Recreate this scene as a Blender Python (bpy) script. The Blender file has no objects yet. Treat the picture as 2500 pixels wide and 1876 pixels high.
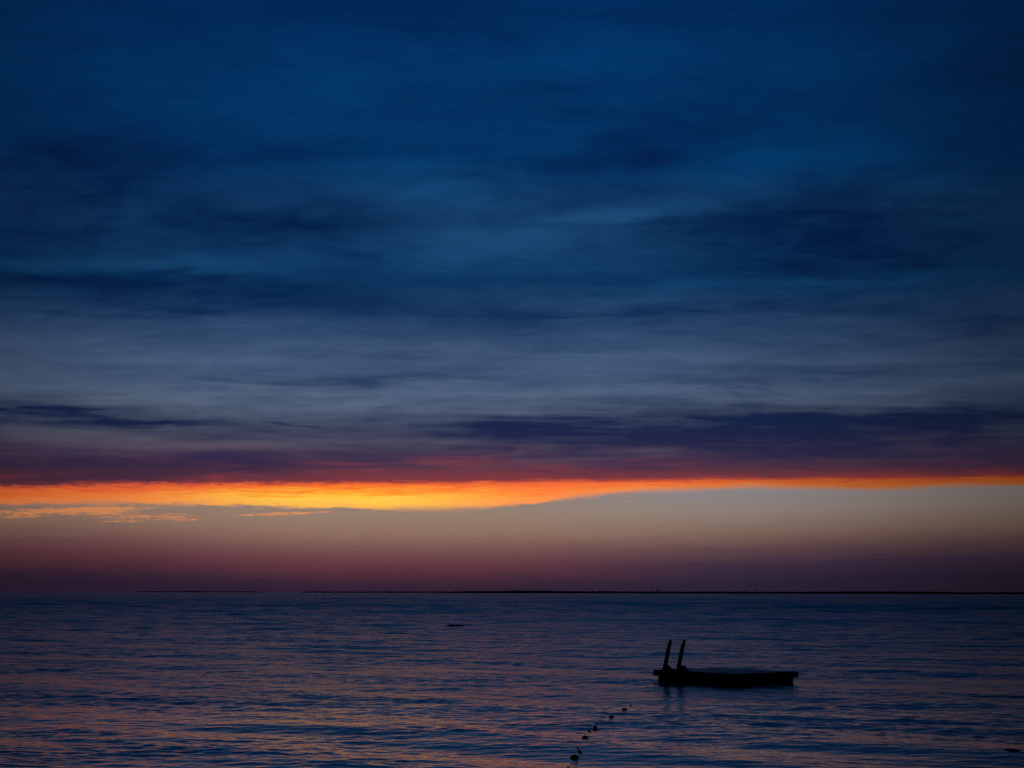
import bpy, bmesh, math, random
import numpy as np
from mathutils import Vector, Matrix, noise as mnoise

SC = bpy.context.scene
COL = SC.collection
R = math.radians

# ------------------------------------------------------------------ camera
F_PX, W_PX, H_PX = 4600.0, 2500.0, 1876.0        # lens in photo pixels (about 66 mm on full frame)
CAM_H = 2.45                                      # eye height above the water
PITCH = math.atan((1446.5 - H_PX / 2) / F_PX)     # the horizon lies low in the frame
ROLL = R(0.11)
cam_d = bpy.data.cameras.new('camera')
cam = bpy.data.objects.new('camera', cam_d)
COL.objects.link(cam)
cam_d.sensor_fit = 'HORIZONTAL'
cam_d.sensor_width = 36.0
cam_d.lens = 36.0 * F_PX / W_PX
cam_d.clip_start = 0.1
cam_d.clip_end = 60000.0
cam.location = (0, 0, CAM_H)
CAM_ROT = Matrix.Rotation(R(90) + PITCH, 3, 'X') @ Matrix.Rotation(ROLL, 3, 'Z')
cam.rotation_euler = CAM_ROT.to_euler()
SC.camera = cam


def ray(x, y):
    """direction in the world for a place in the photograph (used to survey real positions)"""
    return (CAM_ROT @ Vector((x - W_PX / 2, H_PX / 2 - y, -F_PX))).normalized()


def az_el(x, y):
    d = ray(x, y)
    return math.degrees(math.atan2(d.x, d.y)), math.degrees(math.asin(d.z))


def on_plane(x, y, z=0.0):
    d = ray(x, y)
    t = (z - CAM_H) / d.z
    return Vector((d.x * t, d.y * t, z))


# ------------------------------------------------------------------ colour management
SC.view_settings.view_transform = 'Standard'
SC.view_settings.look = 'None'
SC.view_settings.exposure = 0.0
SC.view_settings.gamma = 1.0
SC.view_settings.use_curve_mapping = False
SC.cycles.max_bounces = 6
SC.cycles.use_denoising = False
SC.cycles.use_adaptive_sampling = False


def lin(c):
    out = []
    for v in c[:3]:
        v = v / 255.0
        out.append(v / 12.92 if v <= 0.04045 else ((v + 0.055) / 1.055) ** 2.4)
    return (*out, 1.0)


# ------------------------------------------------------------------ sky (world)
world = bpy.data.worlds.new('World')
SC.world = world
world.use_nodes = True
NT = world.node_tree
NT.nodes.clear()


class G:
    """tiny node-graph helper"""
    def __init__(s, tree):
        s.t = tree

    def put(s, sock, v):
        if v is None:
            return
        if hasattr(v, 'is_output'):
            s.t.links.new(v, sock)
        else:
            sock.default_value = v

    def m(s, op, a, b=None, c=None, clamp=False):
        n = s.t.nodes.new('ShaderNodeMath'); n.operation = op; n.use_clamp = clamp
        for i, v in enumerate((a, b, c)):
            s.put(n.inputs[i], v)
        return n.outputs[0]

    def vm(s, op, a, b=None):
        n = s.t.nodes.new('ShaderNodeVectorMath'); n.operation = op
        s.put(n.inputs[0], a); s.put(n.inputs[1], b)
        return n.outputs[1] if op in ('DOT_PRODUCT', 'LENGTH') else n.outputs[0]

    def xyz(s, x=0.0, y=0.0, z=0.0):
        n = s.t.nodes.new('ShaderNodeCombineXYZ')
        for i, v in enumerate((x, y, z)):
            s.put(n.inputs[i], v)
        return n.outputs[0]

    def sep(s, v):
        n = s.t.nodes.new('ShaderNodeSeparateXYZ'); s.put(n.inputs[0], v)
        return n.outputs

    def mapping(s, v, loc=(0, 0, 0), rot=0.0, sc=(1, 1, 1), kind='POINT'):
        n = s.t.nodes.new('ShaderNodeMapping'); n.vector_type = kind
        s.put(n.inputs[0], v)
        n.inputs[1].default_value = loc; n.inputs[2].default_value = (0, 0, rot); n.inputs[3].default_value = sc
        return n.outputs[0]

    def noise(s, v, scale, detail=4.0, rough=0.5, dist=0.0, color=False):
        n = s.t.nodes.new('ShaderNodeTexNoise')
        s.put(n.inputs['Vector'], v)
        n.inputs['Scale'].default_value = scale; n.inputs['Detail'].default_value = detail
        n.inputs['Roughness'].default_value = rough; n.inputs['Distortion'].default_value = dist
        return n.outputs['Color'] if color else n.outputs[0]

    def smooth(s, v, a, b, to0=0.0, to1=1.0):
        n = s.t.nodes.new('ShaderNodeMapRange'); n.interpolation_type = 'SMOOTHSTEP'
        s.put(n.inputs[0], v); s.put(n.inputs[1], a); s.put(n.inputs[2], b)
        s.put(n.inputs[3], to0); s.put(n.inputs[4], to1)
        return n.outputs[0]

    def maprange(s, v, a, b, to0=0.0, to1=1.0):
        n = s.t.nodes.new('ShaderNodeMapRange')
        s.put(n.inputs[0], v); s.put(n.inputs[1], a); s.put(n.inputs[2], b)
        s.put(n.inputs[3], to0); s.put(n.inputs[4], to1)
        return n.outputs[0]

    def ramp(s, v, stops, a=0.0, b=1.0, mode='EASE'):
        """stops: (value, linear rgba) with value between a and b"""
        if (a, b) != (0.0, 1.0):
            v = s.maprange(v, a, b)
        n = s.t.nodes.new('ShaderNodeValToRGB'); s.put(n.inputs[0], v)
        cr = n.color_ramp; cr.interpolation = mode
        st = sorted(stops, key=lambda q: q[0])
        pos = [(q[0] - a) / (b - a) for q in st]
        cr.elements[0].position = pos[0]; cr.elements[1].position = pos[-1]
        for p in pos[1:-1]:
            cr.elements.new(p)
        for e, q in zip(cr.elements, st):
            e.color = q[1]
        return n.outputs[0]

    def curve(s, v, pts, a, b, lo, hi):
        n = s.t.nodes.new('ShaderNodeFloatCurve')
        s.put(n.inputs['Value'], s.maprange(v, a, b))
        c = n.mapping.curves[0]
        P = [((x - a) / (b - a), (y - lo) / (hi - lo)) for x, y in pts]
        c.points[0].location = P[0]; c.points[1].location = P[-1]
        for p in P[1:-1]:
            c.points.new(*p)
        n.mapping.update()
        return s.maprange(n.outputs[0], 0.0, 1.0, lo, hi)

    def mix(s, f, a, b, mode='MIX'):
        n = s.t.nodes.new('ShaderNodeMix'); n.data_type = 'RGBA'; n.blend_type = mode
        s.put(n.inputs[0], f); s.put(n.inputs[6], a); s.put(n.inputs[7], b)
        return n.outputs[2]


g = G(NT)
tc = NT.nodes.new('ShaderNodeTexCoord')
DIR = tc.outputs['Generated']
dx, dy, dz = g.sep(DIR)
AZ = g.m('MULTIPLY', g.m('ARCTAN2', dx, dy), 180 / math.pi)
EL = g.m('MULTIPLY', g.m('ARCSINE', dz), 180 / math.pi)
ELP = g.m('MAXIMUM', EL, 0.0)
# the cloud sheet: directions projected on a flat layer far overhead, so streaks pack together at the horizon
inv = g.m('DIVIDE', 1.0, g.m('ADD', g.m('MAXIMUM', dz, 0.0), 0.045))
SHEET = g.xyz(g.m('MULTIPLY', dx, inv), g.m('MULTIPLY', dy, inv), 0.0)
S1 = g.mapping(SHEET, rot=R(-14), sc=(0.75, 1.15, 1))
n_big = g.noise(S1, 1.1, 5, 0.55, 0.5)
n_mid = g.noise(g.mapping(SHEET, loc=(7, 3, 0), rot=R(-9), sc=(0.45, 1.25, 1)), 3.2, 5, 0.58, 0.3)
n_warp = g.noise(g.mapping(SHEET, loc=(2, 9, 0), rot=R(-10), sc=(0.8, 1.1, 1)), 1.7, 5, 0.6, 0.4, color=True)
wr, wg, wb = g.sep(n_warp)
AZW = g.m('MULTIPLY_ADD', g.m('SUBTRACT', wr, 0.5), 7.0, AZ)
EL_SCALE = g.smooth(EL, 3.0, 9.0, 1.0, 3.2)
ELW = g.m('MULTIPLY_ADD', g.m('SUBTRACT', wg, 0.5), EL_SCALE, EL)
PW = g.xyz(AZW, ELW, 0.0)

DEG = math.degrees(1 / F_PX)
# banks and gaps of the cloud sheet: (x, y, half width, half height, strength, slope)
BANKS = [
    (1970, 565, 400, 74, -0.72, 0.03), (2250, 610, 250, 45, -0.25, 0), (1500, 535, 170, 36, 0.60, 0.10), (1340, 620, 260, 30, 0.32, 0.02),
    (1500, 705, 200, 24, 0.32, 0.0), (230, 420, 330, 90, -0.40, -0.05), (650, 560, 360, 60, -0.42, 0), (60, 520, 200, 120, -0.25, 0),
    (330, 705, 520, 36, -0.75, 0.01), (300, 648, 430, 16, 0.30, 0.01), (1130, 430, 230, 60, 0.30, 0.1), (1650, 330, 170, 60, -0.42, 0.25),
    (1620, 385, 240, 20, -0.30, 0.05), (1270, 382, 100, 20, -0.42, 0.05), (1930, 400, 260, 55, 0.36, 0.15), (1400, 130, 300, 60, 0.40, 0.1),
    (2350, 170, 260, 70, -0.30, 0.1), (800, 350, 200, 30, -0.35, 0.1), (600, 215, 380, 60, 0.18, 0.05), (1000, 40, 500, 40, -0.30, 0),
    (2000, 30, 500, 40, -0.25, 0), (2250, 470, 250, 26, 0.20, 0.15), (1800, 770, 700, 14, -0.30, 0.03), (2400, 785, 260, 26, -0.55, 0.02),
    (2100, 690, 330, 26, 0.22, 0.05), (1150, 760, 420, 22, -0.30, 0), (720, 932, 300, 16, -0.45, 0.03), (2000, 920, 500, 14, -0.30, 0.03),
    (120, 1012, 260, 17, -0.62, -0.02), (420, 1032, 170, 11, -0.55, -0.05), (690, 1033, 105, 3.2, -0.55, -0.09), (1250, 1040, 200, 18, -0.45, 0.0),
    (1180, 1078, 120, 14, -0.40, 0), (1300, 1095, 220, 16, -0.40, 0.03), (2330, 1018, 380, 30, -0.50, 0.04), (1780, 1045, 440, 30, -0.50, 0.03),
    (2050, 1085, 720, 46, -0.52, 0), (1300, 965, 800, 18, 0.26, 0.01), (450, 1080, 520, 22, 0.40, 0), (250, 1145, 560, 30, -0.95, 0),
    (1000, 1150, 380, 14, 0.40, 0.03), (1350, 1128, 260, 10, 0.45, 0.07), (1150, 1118, 140, 6, 0.4, 0.1), (500, 960, 700, 40, 0.20, 0), (1100, 880, 800, 40, 0.16, 0), (350, 890, 520, 60, 0.22, 0), (1100, 610, 300, 22, 0.22, 0.03),
]
HIGH = g.smooth(EL, 6.5, 10.5)
ANG = g.xyz(AZ, EL, 0.0)
n_ang = g.noise(g.mapping(ANG, rot=R(-10), sc=(0.20, 0.50, 1)), 1.0, 6, 0.62, 1.0)
n_ang2 = g.noise(g.mapping(ANG, loc=(3, 8, 0), rot=R(-17), sc=(0.40, 1.7, 1)), 1.0, 6, 0.60, 1.0)
acc = g.m('MULTIPLY_ADD', g.m('SUBTRACT', n_big, 0.5), g.maprange(HIGH, 0, 1, 1.05, 0.7), 0.5)
acc = g.m('MULTIPLY_ADD', g.m('SUBTRACT', n_mid, 0.5), g.maprange(HIGH, 0, 1, 0.75, 0.25), acc)
n_str = g.noise(g.mapping(SHEET, loc=(1, 4, 0), rot=R(-24), sc=(0.5, 2.2, 1)), 5.0, 4, 0.6, 0.6)
acc = g.m('MULTIPLY_ADD', g.m('SUBTRACT', n_str, 0.5), g.maprange(HIGH, 0, 1, 0.36, 0.10), acc)
acc = g.m('MULTIPLY_ADD', g.m('SUBTRACT', n_ang, 0.5), g.maprange(HIGH, 0, 1, 0.25, 0.75), acc)
acc = g.m('MULTIPLY_ADD', g.m('SUBTRACT', n_ang2, 0.5), g.maprange(HIGH, 0, 1, 0.75, 0.62), acc)
for (x, y, rx, ry, s, sl) in BANKS:
    a, e = az_el(x, y)
    v = g.mapping(PW, loc=(a, e, 0), rot=math.atan(sl), sc=(rx * DEG, ry * DEG, 1.0), kind='TEXTURE')
    d = g.vm('DOT_PRODUCT', v, v)
    acc = g.m('MULTIPLY_ADD', g.m('POWER', 0.4, d), s * (0.72 if s < 0 else 1.2), acc)
DENS = g.m('MINIMUM', g.m('MAXIMUM', acc, 0.0), 1.0)
_, e0 = az_el(1250, 0)


def elv(y):
    return az_el(1250, y)[1]


BRIGHT = [(0, (0, 51, 104)), (200, (0, 58, 109)), (400, (0, 60, 111)), (530, (26, 72, 114)), (620, (22, 70, 112)), (700, (14, 64, 106)),
          (775, (46, 76, 114)), (860, (72, 94, 126)), (930, (76, 96, 126)), (1000, (88, 102, 124)), (1045, (80, 88, 108)),
          (1085, (86, 82, 98)), (1120, (82, 60, 82)), (1148, (98, 54, 70)), (1170, (122, 54, 62))]
DARK = [(0, (0, 32, 76)), (200, (0, 34, 80)), (400, (0, 29, 72)), (530, (0, 28, 70)), (620, (0, 30, 72)), (700, (0, 30, 70)),
        (775, (8, 40, 80)), (860, (30, 54, 90)), (930, (34, 56, 90)), (1000, (18, 34, 72)), (1045, (20, 34, 70)),
        (1085, (36, 37, 72)), (1120, (46, 38, 72)), (1148, (58, 40, 68)), (1170, (72, 42, 62))]
TOPB = [(30.0, lin((0, 56, 104))), (50.0, lin((0, 50, 96)))]
TOPD = [(30.0, lin((0, 34, 78))), (50.0, lin((0, 32, 74)))]
EA, EB = 0.0, 50.0
NL = g.m('MULTIPLY_ADD', g.m('SUBTRACT', wb, 0.5), g.smooth(EL, 3.2, 8.0, 0.15, 1.6), EL)
rb = g.ramp(NL, [(elv(y), lin(c)) for y, c in BRIGHT] + TOPB, EA, EB, 'LINEAR')
rd = g.ramp(NL, [(elv(y), lin(c)) for y, c in DARK] + TOPD, EA, EB, 'LINEAR')
deck = g.mix(DENS, rd, rb)

# the sunlit underside along the edge of the sheet
EDGE = [(-700, 1222), (0, 1232), (250, 1229), (500, 1233), (750, 1239), (950, 1243), (1150, 1239), (1300, 1229), (1420, 1213), (1550, 1200),
        (1750, 1193), (1840, 1190), (2000, 1193), (2150, 1195), (2300, 1188), (2500, 1186), (3200, 1180)]
TOP = [(-700, 1194), (0, 1188), (400, 1182), (900, 1180), (1300, 1176), (1700, 1170), (2100, 1166), (2500, 1161), (3200, 1156)]
A0, A1 = -26.0, 26.0
edge = g.curve(AZ, [az_el(x, y) for x, y in EDGE], A0, A1, 2.0, 4.5)
top = g.curve(AZ, [az_el(x, y) for x, y in TOP], A0, A1, 2.0, 4.5)
n_edge = g.noise(g.mapping(g.xyz(AZ, EL, 0), sc=(0.55, 3.2, 1)), 1.6, 6, 0.6, 0.6)
n_fine = g.noise(g.mapping(g.xyz(AZ, EL, 0), loc=(5, 5, 0), rot=R(4), sc=(0.35, 5.5, 1)), 1.5, 5, 0.6, 0.8)
ne = g.m('SUBTRACT', n_edge, 0.5)
nf = g.m('SUBTRACT', n_fine, 0.5)
n_rag = g.noise(g.mapping(g.xyz(AZ, EL, 0), loc=(2, 1, 0), rot=R(5), sc=(1.1, 7.0, 1)), 1.7, 7, 0.68, 0.7)
nr = g.m('SUBTRACT', n_rag, 0.5)
el_e = g.m('MULTIPLY_ADD', ne, g.smooth(AZ, -3.0, -11.0, 0.10, 0.22), EL)
el_e = g.m('MULTIPLY_ADD', nr, g.smooth(AZ, -1.0, -9.0, 0.13, 0.30), el_e)
ew = g.maprange(n_ang2, 0.38, 0.62, 0.03, 0.15)
sheet_mask = g.smooth(g.m('SUBTRACT', el_e, edge), g.m('MULTIPLY', ew, -1.0), ew)
tt = g.m('DIVIDE', g.m('SUBTRACT', el_e, edge), g.m('SUBTRACT', top, edge))
tt = g.m('MULTIPLY_ADD', nf, 0.9, tt)
near_col = g.ramp(tt, [(-0.3, lin((255, 158, 72))), (0.1, lin((255, 188, 80))), (0.38, lin((255, 208, 74))), (0.62, lin((255, 165, 50))),
                       (0.85, lin((252, 118, 44))), (1.05, lin((240, 98, 46)))], -0.3, 1.05, 'LINEAR')
side_col = g.ramp(tt, [(-0.3, lin((250, 150, 92))), (0.15, lin((255, 146, 76))), (0.5, lin((255, 128, 58))), (0.85, lin((246, 108, 56))), (1.05, lin((226, 92, 58)))],
                  -0.3, 1.05, 'LINEAR')
away = g.m('ABSOLUTE', g.m('ADD', AZ, -az_el(830, 1200)[0]))
toward = g.smooth(away, 0.5, 7.0, 1.0, 0.0)
dim = g.ramp(AZ, [(az_el(x, 1200)[0], (v, v * w, v, 1)) for x, v, w in ((-900, 0.5, 0.8), (0, 0.85, 0.92), (500, 1, 1), (1300, 1, 1), (1600, 0.88, 0.95), (1950, 0.62, 1.0), (2500, 0.52, 1.0), (3300, 0.45, 0.8))], A0, A1, 'LINEAR')
glow = g.mix(toward, g.mix(1.0, side_col, dim, 'MULTIPLY'), near_col)
near_sun = g.smooth(away, 24.0, 60.0, 1.0, 0.0)
el_top = g.m('MULTIPLY_ADD', nf, 0.16, g.m('SUBTRACT', el_e, top))
fringe_w = g.ramp(AZ, [(az_el(x, 1200)[0], (v, v, v, 1)) for x, v in ((-900, 0.12), (0, 0.14), (450, 0.2), (800, 0.46), (1300, 0.50), (1900, 0.30), (2500, 0.28), (3300, 0.25))], A0, A1, 'LINEAR')
glow = g.mix(g.smooth(el_top, -0.10, 0.10), glow, lin((126, 54, 62)))
el_top2 = g.m('MULTIPLY_ADD', g.m('SUBTRACT', n_ang2, 0.5), 0.6, el_top)
gmask = g.m('MULTIPLY', g.smooth(el_top2, -0.02, fringe_w, 1.0, 0.0), g.m('MULTIPLY', near_sun, g.smooth(el_top, 0.0, 0.5, 1.0, 0.85)))
gmask = g.m('MAXIMUM', gmask, g.m('MULTIPLY', near_sun, g.smooth(el_top, -0.06, 0.08, 1.0, 0.0)))
# ragged shreds under the bank that still catch red light
a, e = az_el(1130, 1140)
rv = g.mapping(ANG, loc=(a, e, 0), sc=(480 * DEG, 26 * DEG, 1.0), kind='TEXTURE')
n_red = g.noise(g.mapping(ANG, loc=(9, 2, 0), rot=R(5), sc=(0.30, 3.6, 1)), 1.0, 5, 0.55, 0.3)
red = g.m('MULTIPLY', g.m('POWER', 0.4, g.vm('DOT_PRODUCT', rv, rv)), g.smooth(n_red, 0.46, 0.62))
deck = g.mix(g.m('MULTIPLY', red, 0.5), deck, lin((136, 58, 66)))
sheet = g.mix(gmask, deck, glow)

# the clear strip under the sheet
STRIP = [(1446, (46, 31, 52)), (1425, (57, 36, 54)), (1398, (84, 48, 60)), (1378, (98, 57, 66)), (1350, (113, 76, 78)), (1325, (130, 95, 88)),
         (1300, (143, 113, 99)), (1260, (149, 126, 110)), (1228, (143, 126, 117)), (1190, (136, 126, 124))]
strip_shift = g.m('MULTIPLY_ADD', nf, 0.26, EL)
strip_shift = g.m('MULTIPLY_ADD', ne, 0.16, strip_shift)
strip_shift = g.m('ADD', strip_shift, g.smooth(AZ, 6.0, 15.0, 0.0, -0.22))
strip_shift = g.m('ADD', strip_shift, g.smooth(AZ, -5.0, -14.0, 0.0, -0.30))
clear = g.ramp(strip_shift, [(elv(y), lin(c)) for y, c in STRIP], 0.0, 3.6, 'LINEAR')
STRIP_R = [(1446, (42, 35, 54)), (1420, (46, 37, 58)), (1380, (62, 46, 67)), (1340, (98, 72, 76)), (1300, (132, 106, 95)), (1250, (146, 131, 122)), (1200, (142, 137, 140))]
clear_r = g.ramp(strip_shift, [(elv(y), lin(c)) for y, c in STRIP_R], 0.0, 3.6, 'LINEAR')
clear = g.mix(g.smooth(AZ, -2.0, 8.0), clear, clear_r)
clear = g.mix(near_sun, g.mix(0.5, clear, lin((30, 36, 62))), clear)
# small sunlit shreds under the edge
WISPS = [(150, 1256, 220, 12, 0.22), (400, 1252, 200, 10, 0.2), (480, 1262, 150, 9, 0.2), (1480, 1215, 90, 5, 0.4), (90, 1248, 190, 9, 0.9), (40, 1262, 60, 4, 0.9), (250, 1252, 70, 9, 0.9), (240, 1243, 240, 6, 0.7), (370, 1261, 90, 6, 0.85), (290, 1273, 60, 4, 0.9),
         (440, 1271, 70, 6, 0.8), (650, 1257, 100, 5, 0.95), (740, 1251, 110, 4, 0.8), (1532, 1224, 20, 3, 0.8), (10, 1275, 16, 3, 0.8)]
wa = 0.0
PE = g.xyz(g.m('MULTIPLY_ADD', ne, 0.8, AZ), g.m('MULTIPLY_ADD', nf, 0.10, EL), 0.0)
for (x, y, rx, ry, s) in WISPS:
    a, e = az_el(x, y)
    v = g.mapping(PE, loc=(a, e, 0), rot=R(2.5), sc=(rx * DEG, ry * DEG, 1.0), kind='TEXTURE')
    wa = g.m('MULTIPLY_ADD', g.m('POWER', 0.4, g.vm('DOT_PRODUCT', v, v)), s, wa)
n_w = g.noise(g.mapping(g.xyz(AZ, EL, 0), rot=R(6), sc=(1.3, 8.0, 1)), 2.2, 6, 0.65, 0.5)
wm = g.m('MULTIPLY', g.smooth(g.m('MULTIPLY', wa, g.m('POWER', n_w, 2.0)), 0.12, 0.40), 0.70)
clear = g.mix(wm, clear, lin((248, 152, 84)))

sky_col = g.mix(sheet_mask, clear, sheet)
# brightness falls off away from where the sun went down
d3 = g.m('POWER', g.m('DIVIDE', g.m('ABSOLUTE', g.m('ADD', AZ, -az_el(1110, 1200)[0])), 14.6), 3.3)
fall = g.m('MULTIPLY_ADD', g.m('POWER', math.e, g.m('MULTIPLY', d3, -1.0)), 0.70, 0.30)
sky_col = g.mix(1.0, sky_col, g.xyz(fall, fall, fall), 'MULTIPLY')
nish = NT.nodes.new('ShaderNodeTexSky')
nish.sky_type = 'NISHITA'
nish.sun_disc = False
nish.sun_elevation = R(-4.0)
nish.sun_rotation = R(az_el(850, 1200)[0])
nish.air_density = 1.0; nish.dust_density = 1.5; nish.ozone_density = 3.0
sky_col = g.mix(0.05, sky_col, nish.outputs[0], 'ADD')
below = g.smooth(EL, -0.6, -0.02, 0.35, 1.0)
sky_col = g.mix(1.0, sky_col, g.xyz(below, below, below), 'MULTIPLY')
bg = NT.nodes.new('ShaderNodeBackground')
NT.links.new(sky_col, bg.inputs[0]); bg.inputs[1].default_value = 1.0
wo = NT.nodes.new('ShaderNodeOutputWorld')
NT.links.new(bg.outputs[0], wo.inputs[0])


# ------------------------------------------------------------------ helpers
def tag(o, label=None, cat=None, group=None, kind=None):
    for k, v in (('label', label), ('category', cat), ('group', group), ('kind', kind)):
        if v:
            o[k] = v
    return o


def obj(name, bm, mat, parent=None, smooth=False, loc=None):
    me = bpy.data.meshes.new(name)
    bmesh.ops.recalc_face_normals(bm, faces=bm.faces[:])
    bm.to_mesh(me); bm.free()
    if smooth:
        for p in me.polygons:
            p.use_smooth = True
    me.materials.append(mat)
    o = bpy.data.objects.new(name, me)
    COL.objects.link(o)
    if parent:
        o.parent = parent
    if loc is not None:
        o.location = loc
    return o


def empty(name, loc, rz=0.0):
    o = bpy.data.objects.new(name, None)
    COL.objects.link(o)
    o.location = loc; o.rotation_euler = (0, 0, rz); o.empty_display_size = 0.2
    return o


def box(bm, c, s, bevel=0.0, rot=None):
    r = bmesh.ops.create_cube(bm, size=1.0)
    vs = r['verts']
    bmesh.ops.scale(bm, vec=s, verts=vs)
    if bevel:
        es = list({e for v in vs for e in v.link_edges})
        rr = bmesh.ops.bevel(bm, geom=es, offset=bevel, segments=1, affect='EDGES')
        vs = list({v for f in rr['faces'] for v in f.verts} | {v for v in vs if v.is_valid})
    if rot is not None:
        bmesh.ops.rotate(bm, cent=(0, 0, 0), matrix=rot, verts=vs)
    bmesh.ops.translate(bm, vec=c, verts=vs)
    return vs


def prism(bm, pts, x0, x1):
    """closed outline in (y, z) pulled from x0 to x1"""
    a = [bm.verts.new((x0, y, z)) for y, z in pts]
    b = [bm.verts.new((x1, y, z)) for y, z in pts]
    n = len(pts)
    bm.faces.new(a); bm.faces.new(b[::-1])
    for i in range(n):
        bm.faces.new((a[i], b[i], b[(i + 1) % n], a[(i + 1) % n]))


def tube(bm, pts, rad, seg=6):
    rings = []
    for i, p in enumerate(pts):
        t = (Vector(pts[min(i + 1, len(pts) - 1)]) - Vector(pts[max(i - 1, 0)])).normalized()
        up = Vector((0, 0, 1)) if abs(t.z) < 0.95 else Vector((1, 0, 0))
        u = t.cross(up).normalized(); w = u.cross(t)
        rr = rad[i] if isinstance(rad, (list, tuple)) else rad
        rings.append([bm.verts.new(Vector(p) + (u * math.cos(2 * math.pi * k / seg) + w * math.sin(2 * math.pi * k / seg)) * rr) for k in range(seg)])
    for a, b in zip(rings, rings[1:]):
        for k in range(seg):
            bm.faces.new((a[k], a[(k + 1) % seg], b[(k + 1) % seg], b[k]))
    bm.faces.new(rings[0][::-1]); bm.faces.new(rings[-1])


def lathe(bm, prof, seg=16, axis='Z'):
    """profile of (radius, height) turned round an axis"""
    rings = []
    for r, h in prof:
        ring = []
        for k in range(seg):
            a = 2 * math.pi * k / seg
            p = (r * math.cos(a), r * math.sin(a), h) if axis == 'Z' else (h, r * math.cos(a), r * math.sin(a))
            ring.append(bm.verts.new(p))
        rings.append(ring)
    for a, b in zip(rings, rings[1:]):
        for k in range(seg):
            bm.faces.new((a[k], a[(k + 1) % seg], b[(k + 1) % seg], b[k]))
    bm.faces.new(rings[0][::-1]); bm.faces.new(rings[-1])


def material(name, c0, c1, rough, scale=6.0, stretch=(1, 1, 1), bump=0.2, spec=0.4):
    m = bpy.data.materials.new(name); m.use_nodes = True
    h = G(m.node_tree)
    b = m.node_tree.nodes['Principled BSDF']
    t = m.node_tree.nodes.new('ShaderNodeTexCoord')
    v = h.mapping(t.outputs['Object'], sc=stretch)
    n = h.noise(v, scale, 6, 0.6, 0.3)
    m.node_tree.links.new(h.ramp(n, [(0.3, (*c0, 1)), (0.7, (*c1, 1))]), b.inputs['Base Color'])
    m.node_tree.links.new(h.maprange(n, 0.3, 0.7, rough - 0.08, rough + 0.08), b.inputs['Roughness'])
    b.inputs['Specular IOR Level'].default_value = spec
    if bump:
        bn = m.node_tree.nodes.new('ShaderNodeBump'); bn.inputs['Strength'].default_value = bump; bn.inputs['Distance'].default_value = 0.01
        m.node_tree.links.new(n, bn.inputs['Height']); m.node_tree.links.new(bn.outputs[0], b.inputs['Normal'])
    return m


M_DECK = material('weathered_deck_boards', (0.06, 0.055, 0.05), (0.12, 0.11, 0.10), 0.42, 9, (1, 8, 1))
M_WOOD = material('wet_dark_timber', (0.016, 0.013, 0.011), (0.035, 0.03, 0.026), 0.7, 9, (1, 8, 8), spec=0.2)
M_FLOAT = material('black_foam_float', (0.008, 0.008, 0.009), (0.018, 0.018, 0.02), 0.75, 14, spec=0.2)
M_BUOY = material('dark_float_plastic', (0.012, 0.01, 0.01), (0.03, 0.022, 0.02), 0.6, 20, spec=0.25)
M_ROPE = material('wet_rope', (0.015, 0.013, 0.012), (0.035, 0.03, 0.026), 0.8, 60, spec=0.2)
M_ROCK = material('wet_weedy_rock', (0.006, 0.007, 0.006), (0.02, 0.02, 0.017), 0.7, 12, bump=0.5, spec=0.2)
M_LAND = material('far_marsh', (0.02, 0.025, 0.018), (0.04, 0.045, 0.03), 0.95, 0.02, bump=0, spec=0.0)
M_TREES = material('far_woods', (0.02, 0.03, 0.018), (0.045, 0.055, 0.03), 0.95, 0.05, bump=0, spec=0.0)
M_STEEL = material('painted_steel', (0.03, 0.03, 0.032), (0.06, 0.06, 0.065), 0.6, 1.0, bump=0, spec=0.2)

# ------------------------------------------------------------------ the sea
rs = np.random.RandomState(11)
WAVES = []      # kx, ky, amplitude, phase, wavelength, patchy?


def add_band(n, l0, l1, slope, mean, spread, patchy):
    lam = np.exp(np.linspace(math.log(l0), math.log(l1), n) + rs.uniform(-0.5, 0.5, n) * math.log(l1 / l0) / n)
    for l in lam:
        th = R(mean + rs.normal(0, spread))
        k = 2 * math.pi / l
        a = math.sqrt(2) * slope / math.sqrt(n) / k * rs.uniform(0.6, 1.35)
        WAVES.append((k * math.sin(th), k * math.cos(th), a, rs.uniform(0, 2 * math.pi), l, patchy))


#        n   from  to    slope  heading spread  (0 swell, 1 wind chop, 2 open-water seas)
add_band(12, 3.0, 7.0, 0.025, 36.0, 12.0, 0)
add_band(30, 1.0, 3.0, 0.028, 26.0, 34.0, 1)
add_band(60, 0.36, 1.0, 0.044, 12.0, 60.0, 1)
add_band(90, 0.14, 0.36, 0.050, 0.0, 75.0, 1)
add_band(28, 1.6, 7.0, 0.036, 22.0, 48.0, 3)
add_band(18, 7.5, 24.0, 0.034, 20.0, 30.0, 2)
add_band(14, 24.0, 90.0, 0.020, 10.0, 25.0, 2)
PATCH = [(2 * math.pi / l * math.sin(t), 2 * math.pi / l * math.cos(t), rs.uniform(0, 6.28)) for l, t in
         zip(rs.uniform(3.5, 22, 9), rs.uniform(-0.7, 1.0, 9))]


def patch_env(x, y):
    e = np.zeros_like(x)
    for kx, ky, p in PATCH:
        e += np.sin(kx * x + ky * y + p)
    return np.clip(1.0 + 0.15 * e, 0.6, 1.6)


def offshore(x, y):
    """the breeze freshens away from the lee of the beach"""
    q = np.clip(np.log(np.maximum(np.hypot(x, y), 1.0) / 28.0) / math.log(400.0 / 28.0), 0, 1)
    d = np.hypot(x, y)
    return 0.78 + 0.45 * q * q, np.clip((d - 60.0) / 240.0, 0, 1), np.clip((d - 32.0) / 100.0, 0, 1)


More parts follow.
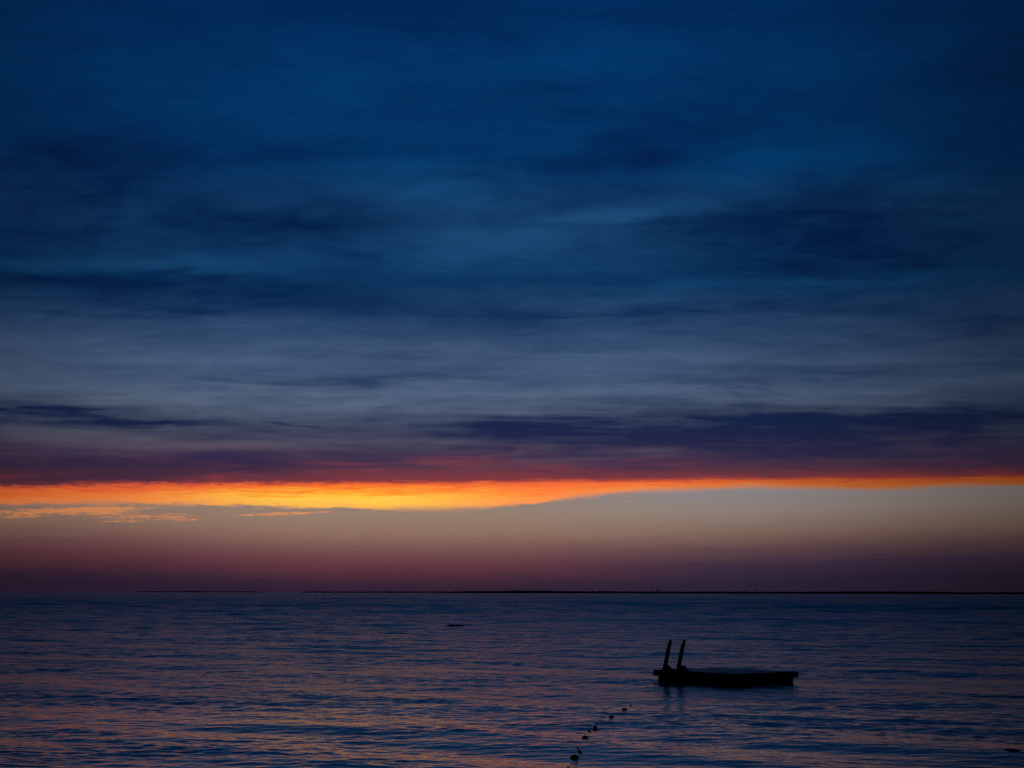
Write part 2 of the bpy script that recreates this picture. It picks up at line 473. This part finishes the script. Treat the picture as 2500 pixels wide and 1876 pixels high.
def sea(x, y, step=None):
    """height and sideways shift of the water; step = local mesh spacing, waves too short for it are left to the material"""
    z = np.zeros_like(x); sx = np.zeros_like(x); sy = np.zeros_like(x); lost = np.zeros_like(x)
    breeze, open_sea, mid_sea = offshore(x, y)
    env = patch_env(x, y) * breeze
    one = np.ones_like(x)
    for kx, ky, a, ph, l, pt in WAVES:
        k = math.hypot(kx, ky)
        if step is None:
            w = np.ones_like(x)
        else:
            q = np.clip((l / step - 2.1) / 1.7, 0, 1)
            w = q * q * (3 - 2 * q)
        e = (one, env, open_sea, mid_sea)[pt]
        lost += (1 - w * w) * (a * k * (one, breeze, open_sea, mid_sea)[pt]) ** 2 * 0.5
        on = w > 0
        if not on.any():
            continue
        n = int(on.nonzero()[0].max()) + 1      # rings are ordered outwards
        arg = kx * x[:n] + ky * y[:n] + ph
        ww = w[:n] * a * e[:n]
        z[:n] += ww * np.cos(arg)
        s = ww * np.sin(arg) * 1.0
        sx[:n] -= s * kx / k; sy[:n] -= s * ky / k
    return z, sx, sy, lost


def water_z(x, y):
    qx, qy = np.array([float(x)]), np.array([float(y)])
    for _ in range(4):          # the crests also shift sideways: find the water that ends up here
        z, sx, sy, _ = sea(qx, qy)
        qx, qy = float(x) - sx, float(y) - sy
    return float(sea(qx, qy)[0][0])


def build_sea():
    radii = list(np.arange(1.0, 21.0, 0.16))
    r = 21.0
    while r < 3500.0:
        radii.append(r); r *= 1.0 + (0.0012 if r < 42 else 0.0016) * max(1.0, r / 100.0) ** 0.8
    while r < 45000.0:
        radii.append(r); r *= 1.12
    radii = np.array(radii)
    steps = np.gradient(radii)
    half = R(18.6)
    th = np.concatenate([np.linspace(-half, half, 690), np.linspace(half, 2 * math.pi - half, 62)[1:-1]])
    nt, nr = len(th), len(radii)
    rr, tt = np.meshgrid(radii, th, indexing='ij')
    x = (rr * np.sin(tt)).ravel(); y = (rr * np.cos(tt)).ravel()
    st = np.repeat(steps, nt)
    coarse = np.tile(np.concatenate([np.zeros(690), np.ones(nt - 690)]), nr)
    st = np.where(coarse > 0, np.maximum(st, rr.ravel() * 0.09), st)
    z, sx, sy, lost = sea(x, y, st)
    x = x + sx; y = y + sy
    co = np.stack([x, y, z], 1)
    co = np.concatenate([co, [[0, 0, 0]]]).astype(np.float32)
    i = np.arange(nr - 1)[:, None] * nt
    j = np.arange(nt)[None, :]; j2 = (j + 1) % nt
    quads = np.stack([i + j, i + j2, i + nt + j2, i + nt + j], -1).reshape(-1, 4)[:, ::-1]
    fan = np.stack([np.full(nt, nr * nt), (np.arange(nt) + 1) % nt, np.arange(nt)], 1)
    me = bpy.data.meshes.new('sea')
    me.vertices.add(len(co)); me.vertices.foreach_set('co', co.ravel())
    loops = np.concatenate([quads.ravel(), fan.ravel()]).astype(np.int32)
    me.loops.add(len(loops)); me.loops.foreach_set('vertex_index', loops)
    nf_ = len(quads) + len(fan)
    start = np.concatenate([np.arange(len(quads)) * 4, len(quads) * 4 + np.arange(len(fan)) * 3]).astype(np.int32)
    me.polygons.add(nf_); me.polygons.foreach_set('loop_start', start)
    me.polygons.foreach_set('use_smooth', np.ones(nf_, dtype=bool))
    me.update(calc_edges=True)
    at = me.attributes.new('unresolved', 'FLOAT', 'POINT')
    alpha = np.sqrt(2.0 * 0.5 * (np.concatenate([lost, [0.0]]) + 0.00006))     # slope variance of waves below mesh size
    at.data.foreach_set('value', np.sqrt(alpha).astype(np.float32))
    o = bpy.data.objects.new('sea', me)
    COL.objects.link(o)
    m = bpy.data.materials.new('sea_water'); m.use_nodes = True
    h = G(m.node_tree)
    b = m.node_tree.nodes['Principled BSDF']
    b.inputs['Base Color'].default_value = (0.002, 0.008, 0.016, 1)
    b.inputs['IOR'].default_value = 1.333
    a = m.node_tree.nodes.new('ShaderNodeAttribute'); a.attribute_name = 'unresolved'
    m.node_tree.links.new(a.outputs['Fac'], b.inputs['Roughness'])
    t = m.node_tree.nodes.new('ShaderNodeTexCoord')
    n1 = h.noise(h.mapping(t.outputs['Object'], rot=R(-8), sc=(0.7, 1.2, 1)), 9.0, 3, 0.55, 0.4)
    bn = m.node_tree.nodes.new('ShaderNodeBump'); bn.inputs['Strength'].default_value = 1.0; bn.inputs['Distance'].default_value = 0.0018
    m.node_tree.links.new(n1, bn.inputs['Height']); m.node_tree.links.new(bn.outputs[0], b.inputs['Normal'])
    me.materials.append(m)
    tag(o, kind='structure')
    return o


build_sea()

# ------------------------------------------------------------------ far shore and islands
rnd = random.Random(5)


def shore(px0, px1, dist, depth, height, name, edge=0.06, seed=0, trees=0, tree_h=2.0):
    """a low strip of land seen between two photo columns, with its own woods"""
    d0, d1 = ray(px0, 1446), ray(px1, 1446)
    t0, t1 = math.atan2(d0.x, d0.y), math.atan2(d1.x, d1.y)
    n = max(12, int((t1 - t0) * dist / 30))
    bm = bmesh.new()
    prev = None

    def crest(u):
        e = min(1.0, u / edge, (1 - u) / edge)
        e = max(0.0, e) ** 0.6
        return e * height * (0.72 + 0.55 * (mnoise.noise(Vector((u * (t1 - t0) * dist / 420.0, seed, 0))) * 0.6 + 0.35))

    for i in range(n + 1):
        u = i / n
        th = t0 + (t1 - t0) * u
        h = crest(u)
        prof = [(0, -2.0), (0, 0.15 * h), (depth * 0.12, 0.7 * h), (depth * 0.45, h), (depth * 0.8, 0.8 * h), (depth, -2.0)]
        row = [bm.verts.new((math.sin(th) * (dist + q), math.cos(th) * (dist + q), zz)) for q, zz in prof]
        if prev:
            for k in range(len(prof) - 1):
                bm.faces.new((prev[k], row[k], row[k + 1], prev[k + 1]))
        else:
            bm.faces.new(row)
        prev = row
    bm.faces.new(prev[::-1])
    o = tag(obj(name, bm, M_LAND), kind='structure')
    if trees:
        bm = bmesh.new()
        for i in range(trees):
            u = rnd.random()
            if mnoise.noise(Vector((u * (t1 - t0) * dist / 260.0, seed + 7, 0))) < -0.05 and rnd.random() < 0.9:
                continue
            th = t0 + (t1 - t0) * u
            q = depth * rnd.uniform(0.1, 0.6)
            h = crest(u)
            rx = tree_h * rnd.uniform(0.5, 1.6)
            c = Vector((math.sin(th) * (dist + q), math.cos(th) * (dist + q), h * 0.8))
            r = bmesh.ops.create_icosphere(bm, subdivisions=1, radius=1.0)
            for v in r['verts']:
                f = 0.75 + 0.5 * rnd.random()
                v.co = Vector((v.co.x * rx * 1.6 * f, v.co.y * rx * 1.6 * f, v.co.z * rx * f)) + c
        w = obj('far_woods', bm, M_TREES)
        tag(w, 'dark low woods along the far shore', 'woods', kind='stuff')
        return o, w
    return o, None


D_SHORE = 5000.0
_, w1 = shore(1090, 2900, D_SHORE, 260, 5.6, 'far_shore', 0.03, 1, 1300, 1.7)
w1['label'] = 'long dark line of woods on the far shore at right'
_, w2 = shore(735, 1200, 7200, 220, 4.3, 'low_island', 0.08, 2, 260, 1.8)
w2['label'] = 'dark trees on the low islands left of the long shore'
_, w3 = shore(325, 640, 9000, 200, 4.4, 'low_island', 0.10, 3, 150, 2.0)
w3['label'] = 'faint broken row of trees on the leftmost low island'


def shore_point(px, dist=D_SHORE + 60.0, z=3.0):
    d = ray(px, 1446)
    th = math.atan2(d.x, d.y)
    return Vector((math.sin(th) * dist, math.cos(th) * dist, z))


def height_at(py, dist):
    return CAM_H + (1447.5 - py) / F_PX * dist


def mast(px, py, label, arms, dist=D_SHORE + 60.0, wide=0.55):
    z = 2.0
    h = height_at(py, dist) - z
    r = empty('radio_mast', shore_point(px, dist, z))
    tag(r, label, 'mast')
    bm = bmesh.new()
    tube(bm, [(0, 0, -1), (0, 0, h * 0.6), (0, 0, h)], [wide, wide * 0.7, wide * 0.35], 6)
    obj('pole', bm, M_STEEL, r)
    for f, w in arms:
        bm = bmesh.new()
        box(bm, (0, 0, h * f), (w, 0.4, 0.5), 0.05)
        obj('crossarm', bm, M_STEEL, r)
    return r


mast(1591, 1430, 'tall thin mast left of the tower pair on the far shore', [(0.75, 1.6)])
mast(1614, 1436, 'short thick pole just right of the armed tower on the far shore', [(0.9, 1.8)], wide=0.8)
mast(2146, 1433, 'tall thin mast near the right end of the far shore', [(0.7, 1.5)])
mast(342, 1438, 'lone thin mast on the faint leftmost island', [(0.8, 2.0)], dist=9060.0, wide=0.7)

# tower with spread arms
zt = 2.0
ht = height_at(1438.5, D_SHORE + 60) - zt
tw = tag(empty('lattice_tower', shore_point(1605, D_SHORE + 60, zt)), 'dark tower with wide head and raised arms on the far shore', 'tower')
for sx in (-1, 1):
    for sy in (-1, 1):
        bm = bmesh.new()
        tube(bm, [(sx * 1.6, sy * 1.6, -1), (sx * 1.0, sy * 1.0, ht * 0.8)], 0.4, 5)
        obj('leg', bm, M_STEEL, tw)
bm = bmesh.new(); box(bm, (0, 0, ht * 0.85), (4.8, 3.2, 2.6), 0.3); obj('platform', bm, M_STEEL, tw)
for x1 in (-2.2, 5.0):
    bm = bmesh.new(); tube(bm, [(0.5, 0, ht * 0.9), (x1, 0, ht + 5.5)], [0.45, 0.25], 5); obj('arm', bm, M_STEEL, tw)


def water_tower(px, py, label, rad, tank_h, legs_h):
    z = 2.0
    t = tag(empty('water_tower', shore_point(px, D_SHORE + 60, z)), label, 'tower')
    top = height_at(py, D_SHORE + 60) - z
    base = top - tank_h
    bm = bmesh.new()
    lathe(bm, [(rad * 0.5, base), (rad, base + tank_h * 0.25), (rad, base + tank_h * 0.75), (rad * 0.35, top)], 10)
    obj('tank', bm, M_STEEL, t)
    for k in range(4):
        a = k * math.pi / 2 + 0.6
        bm = bmesh.new()
        tube(bm, [(math.cos(a) * rad * 0.9, math.sin(a) * rad * 0.9, -1), (math.cos(a) * rad * 0.7, math.sin(a) * rad * 0.7, base + tank_h * 0.2)], 0.3, 5)
        obj('leg', bm, M_STEEL, t)
    return t


water_tower(1846, 1438.5, 'squat dark water tower rising from the middle of the far shore', 1.5, 4.2, 2.0)
water_tower(2172, 1435, 'slim water tower right of the last mast on the far shore', 1.8, 2.4, 5.0)

# ------------------------------------------------------------------ swim raft
RAFT_L, RAFT_W, DECK = 3.20, 2.46, 0.315
cen = on_plane(1769.9, 1637.4, DECK)
ang = R(-53.2)
raft = tag(empty('swim_raft', (cen.x, cen.y, 0.0), ang), 'dark wooden swim raft with two leaning ladder rails floating offshore', 'raft')
rr_ = random.Random(3)
hl, hw = RAFT_L / 2, RAFT_W / 2
# deck boards run across the raft
nb = 22
bw = (RAFT_L - 0.08) / nb
for k in range(nb):
    bm = bmesh.new()
    box(bm, (0, 0, 0), (bw - 0.008, RAFT_W - 0.09, 0.035), 0.004)
    obj('deck_board', bm, M_DECK, raft, loc=(-hl + 0.04 + bw * (k + 0.5), rr_.uniform(-0.004, 0.004), DECK - 0.020 + rr_.uniform(-0.003, 0.003)))
# rim boards all round
for s in (-1, 1):
    bm = bmesh.new(); box(bm, (0, s * (hw - 0.02), DECK - 0.085), (RAFT_L, 0.04, 0.165), 0.006); obj('rim_board', bm, M_WOOD, raft)
    bm = bmesh.new(); box(bm, (s * (hl - 0.02), 0, DECK - 0.086), (0.04, RAFT_W - 0.084, 0.162), 0.006); obj('rim_board', bm, M_WOOD, raft)
# joists under the deck and the floats they rest on
for k in range(4):
    bm = bmesh.new(); box(bm, (0, -hw + 0.2 + k * (RAFT_W - 0.4) / 3, DECK - 0.108), (RAFT_L - 0.10, 0.045, 0.135), 0.004); obj('joist', bm, M_WOOD, raft)
fl_w = (RAFT_W - 0.15) / 3
for k in range(3):
    bm = bmesh.new()
    box(bm, (0, -hw + 0.075 + fl_w * (k + 0.5), 0.0), (RAFT_L - 0.15, fl_w - 0.03, 0.27), 0.03)
    obj('float', bm, M_FLOAT, raft)
# ladder rails on the side that faces the camera's left
lean = R(14.5)


def rail_pt(off, along):
    """point of the rail in (y, z): off = across the rail, along = up its length"""
    y0, z0 = -hw + 0.10, DECK
    return (y0 + math.sin(lean) * along + math.cos(lean) * off, z0 + math.cos(lean) * along - math.sin(lean) * off)


def find_x(px, py):
    p = on_plane(px, py, DECK)
    d = Vector((p.x - cen.x, p.y - cen.y))
    return d.x * math.cos(ang) + d.y * math.sin(ang)


XR = []
for px, length, gl in ((1624.0, 0.855, 0.13), (1657.0, 0.870, 0.21)):
    # where the rail's foot meets the left rim: solve along the rim for the right photo column
    best = min((abs((lambda P: (lambda c: c.x / -c.z * F_PX + 1250)(CAM_ROT.transposed() @ (P - Vector((0, 0, CAM_H)))))(
        Vector((cen.x + math.cos(ang) * t - math.sin(ang) * (-hw + 0.1), cen.y + math.sin(ang) * t + math.cos(ang) * (-hw + 0.1), DECK))) - px), t)
        for t in np.linspace(-hl, hl, 400))[1]
    x = float(best)
    XR.append(x)
    bm = bmesh.new()
    w = 0.034
    prism(bm, [rail_pt(-w, -0.02), rail_pt(w, -0.02), rail_pt(w, length - 0.035), rail_pt(w * 0.5, length), rail_pt(-w * 0.5, length), rail_pt(-w, length - 0.035)], x - 0.022, x + 0.022)
    rail = obj('ladder_rail', bm, M_WOOD, raft)
    bm = bmesh.new()      # hand strip standing just off the outer edge
    prism(bm, [rail_pt(-w - 0.055, -0.02), rail_pt(-w - 0.012, -0.02), rail_pt(-w - 0.006, length * 0.85), rail_pt(-w - 0.035, length * 0.85)], x - 0.018, x + 0.018)
    obj('hand_strip', bm, M_WOOD, rail)
    for f in (0.06, 0.42, 0.80):
        bm = bmesh.new()
        prism(bm, [rail_pt(-w - 0.02, length * f), rail_pt(-w + 0.004, length * f), rail_pt(-w + 0.004, length * (f + 0.07)), rail_pt(-w - 0.02, length * (f + 0.07))], x - 0.014, x + 0.014)
        obj('spacer', bm, M_WOOD, rail)
    yb = -hw + 0.10
    bm = bmesh.new()
    prism(bm, [(yb - 0.07, DECK + 0.001), (yb + gl + 0.07, DECK + 0.001), (yb + gl + 0.055, DECK + 0.035), (yb + gl - 0.03, DECK + 0.135), (yb + 0.03, DECK + 0.135), (yb - 0.07, DECK + 0.10)], x + 0.024, x + 0.064)
    obj('gusset', bm, M_WOOD, rail)
    bm = bmesh.new()
    prism(bm, [(yb - 0.05, DECK + 0.001), (yb + 0.40, DECK + 0.001), (yb + 0.38, DECK + 0.038), (yb - 0.05, DECK + 0.038)], x - 0.062, x - 0.024)
    obj('base_cleat', bm, M_WOOD, rail)
# rungs that hang in the water under the rails, and the stringers that carry them
for x in XR:
    bm = bmesh.new(); box(bm, (x, -hw - 0.035, -0.02), (0.044, 0.05, 0.70), 0.005); obj('stringer', bm, M_WOOD, raft)
for z in (-0.28, -0.02, 0.22):
    bm = bmesh.new(); box(bm, ((XR[0] + XR[1]) / 2, -hw - 0.085, z), (abs(XR[1] - XR[0]) + 0.05, 0.045, 0.05), 0.005); obj('rung', bm, M_WOOD, raft)

# ------------------------------------------------------------------ float line
FL = [(1539, 1722, 0.012, 30), (1525, 1733, 0.034, 12), (1492.5, 1751, 0.028, -15), (1453, 1777, 0.022, 20), (1439, 1786, 0.015, 50),
      (1429.5, 1802, 0.031, -12), (1415, 1835, 0.019, 65), (1403, 1850, 0.036, 4)]
pts = []
for px, py, rad, yaw in FL:
    p = on_plane(px, py, 0.0)
    for _ in range(6):
        p = on_plane(px, py, water_z(p.x, p.y))
    pts.append(p)
tail = on_plane(1392, 1878, 0.0); tail.z = water_z(tail.x, tail.y) + 0.004
line = tag(empty('float_line', pts[-1]), 'dark rope strung with small floats trailing toward the viewer', 'float line')
path = []
chain = pts + [tail]
for a, b in zip(chain, chain[1:]):
    n = max(4, int((b - a).length / 0.25))
    for i in range(n):
        u = i / n
        p = a.lerp(b, u)
        p.x += 0.06 * math.sin(u * math.pi * 2) * (1 if rr_.random() < 0.5 else 1)
        wz = water_z(p.x, p.y)
        p.z = wz + 0.012 - 0.022 * math.sin(math.pi * u) + 0.012 * math.sin(u * 23.0 + a.x)
        path.append(p - pts[-1])
path.append(tail - pts[-1])
bm = bmesh.new(); tube(bm, path, 0.008, 6); obj('rope', bm, M_ROPE, line, smooth=True)
for (px, py, rad, yaw), p in zip(FL, pts):
    bm = bmesh.new()
    L = rad * 1.9
    lathe(bm, [(rad * 0.20, -L), (rad * 0.34, -L * 0.92), (rad * 0.72, -L * 0.7), (rad * 0.96, -L * 0.32), (rad, 0), (rad * 0.96, L * 0.32), (rad * 0.72, L * 0.7), (rad * 0.34, L * 0.92), (rad * 0.20, L)], 14, 'X')
    for v in bm.verts:
        if v.co.z > 0:
            v.co.z *= 0.9 + 0.25 * math.sin(v.co.x * 40.0 + rad * 900)
    f = obj('float', bm, M_BUOY, line, smooth=True, loc=p - pts[-1] + Vector((0, 0, rad * 0.25)))
    f.rotation_euler = (0, R(8), R(yaw))


# ------------------------------------------------------------------ rocks awash
def rock(px, py, sx, sy, sz, label, seed):
    p = on_plane(px, py, 0.0)
    bm = bmesh.new()
    bmesh.ops.create_icosphere(bm, subdivisions=4, radius=1.0)
    for v in bm.verts:
        n = v.co.normalized()
        f = 1.0 + 0.35 * mnoise.fractal(n * 1.7 + Vector((seed, 0, 0)), 0.8, 2.0, 4)
        v.co = Vector((n.x * sx * f, n.y * sy * f, n.z * sz * f))
    o = obj('rock', bm, M_ROCK, smooth=True, loc=(p.x, p.y, water_z(p.x, p.y)))
    tag(o, label, 'rock')
    return o


rock(1112, 1526, 0.62, 0.9, 0.11, 'low dark rock just awash far out left of the raft', 2.0)
rock(2473, 1838, 0.12, 0.24, 0.020, 'small black rock tip awash at the lower right edge', 9.0)
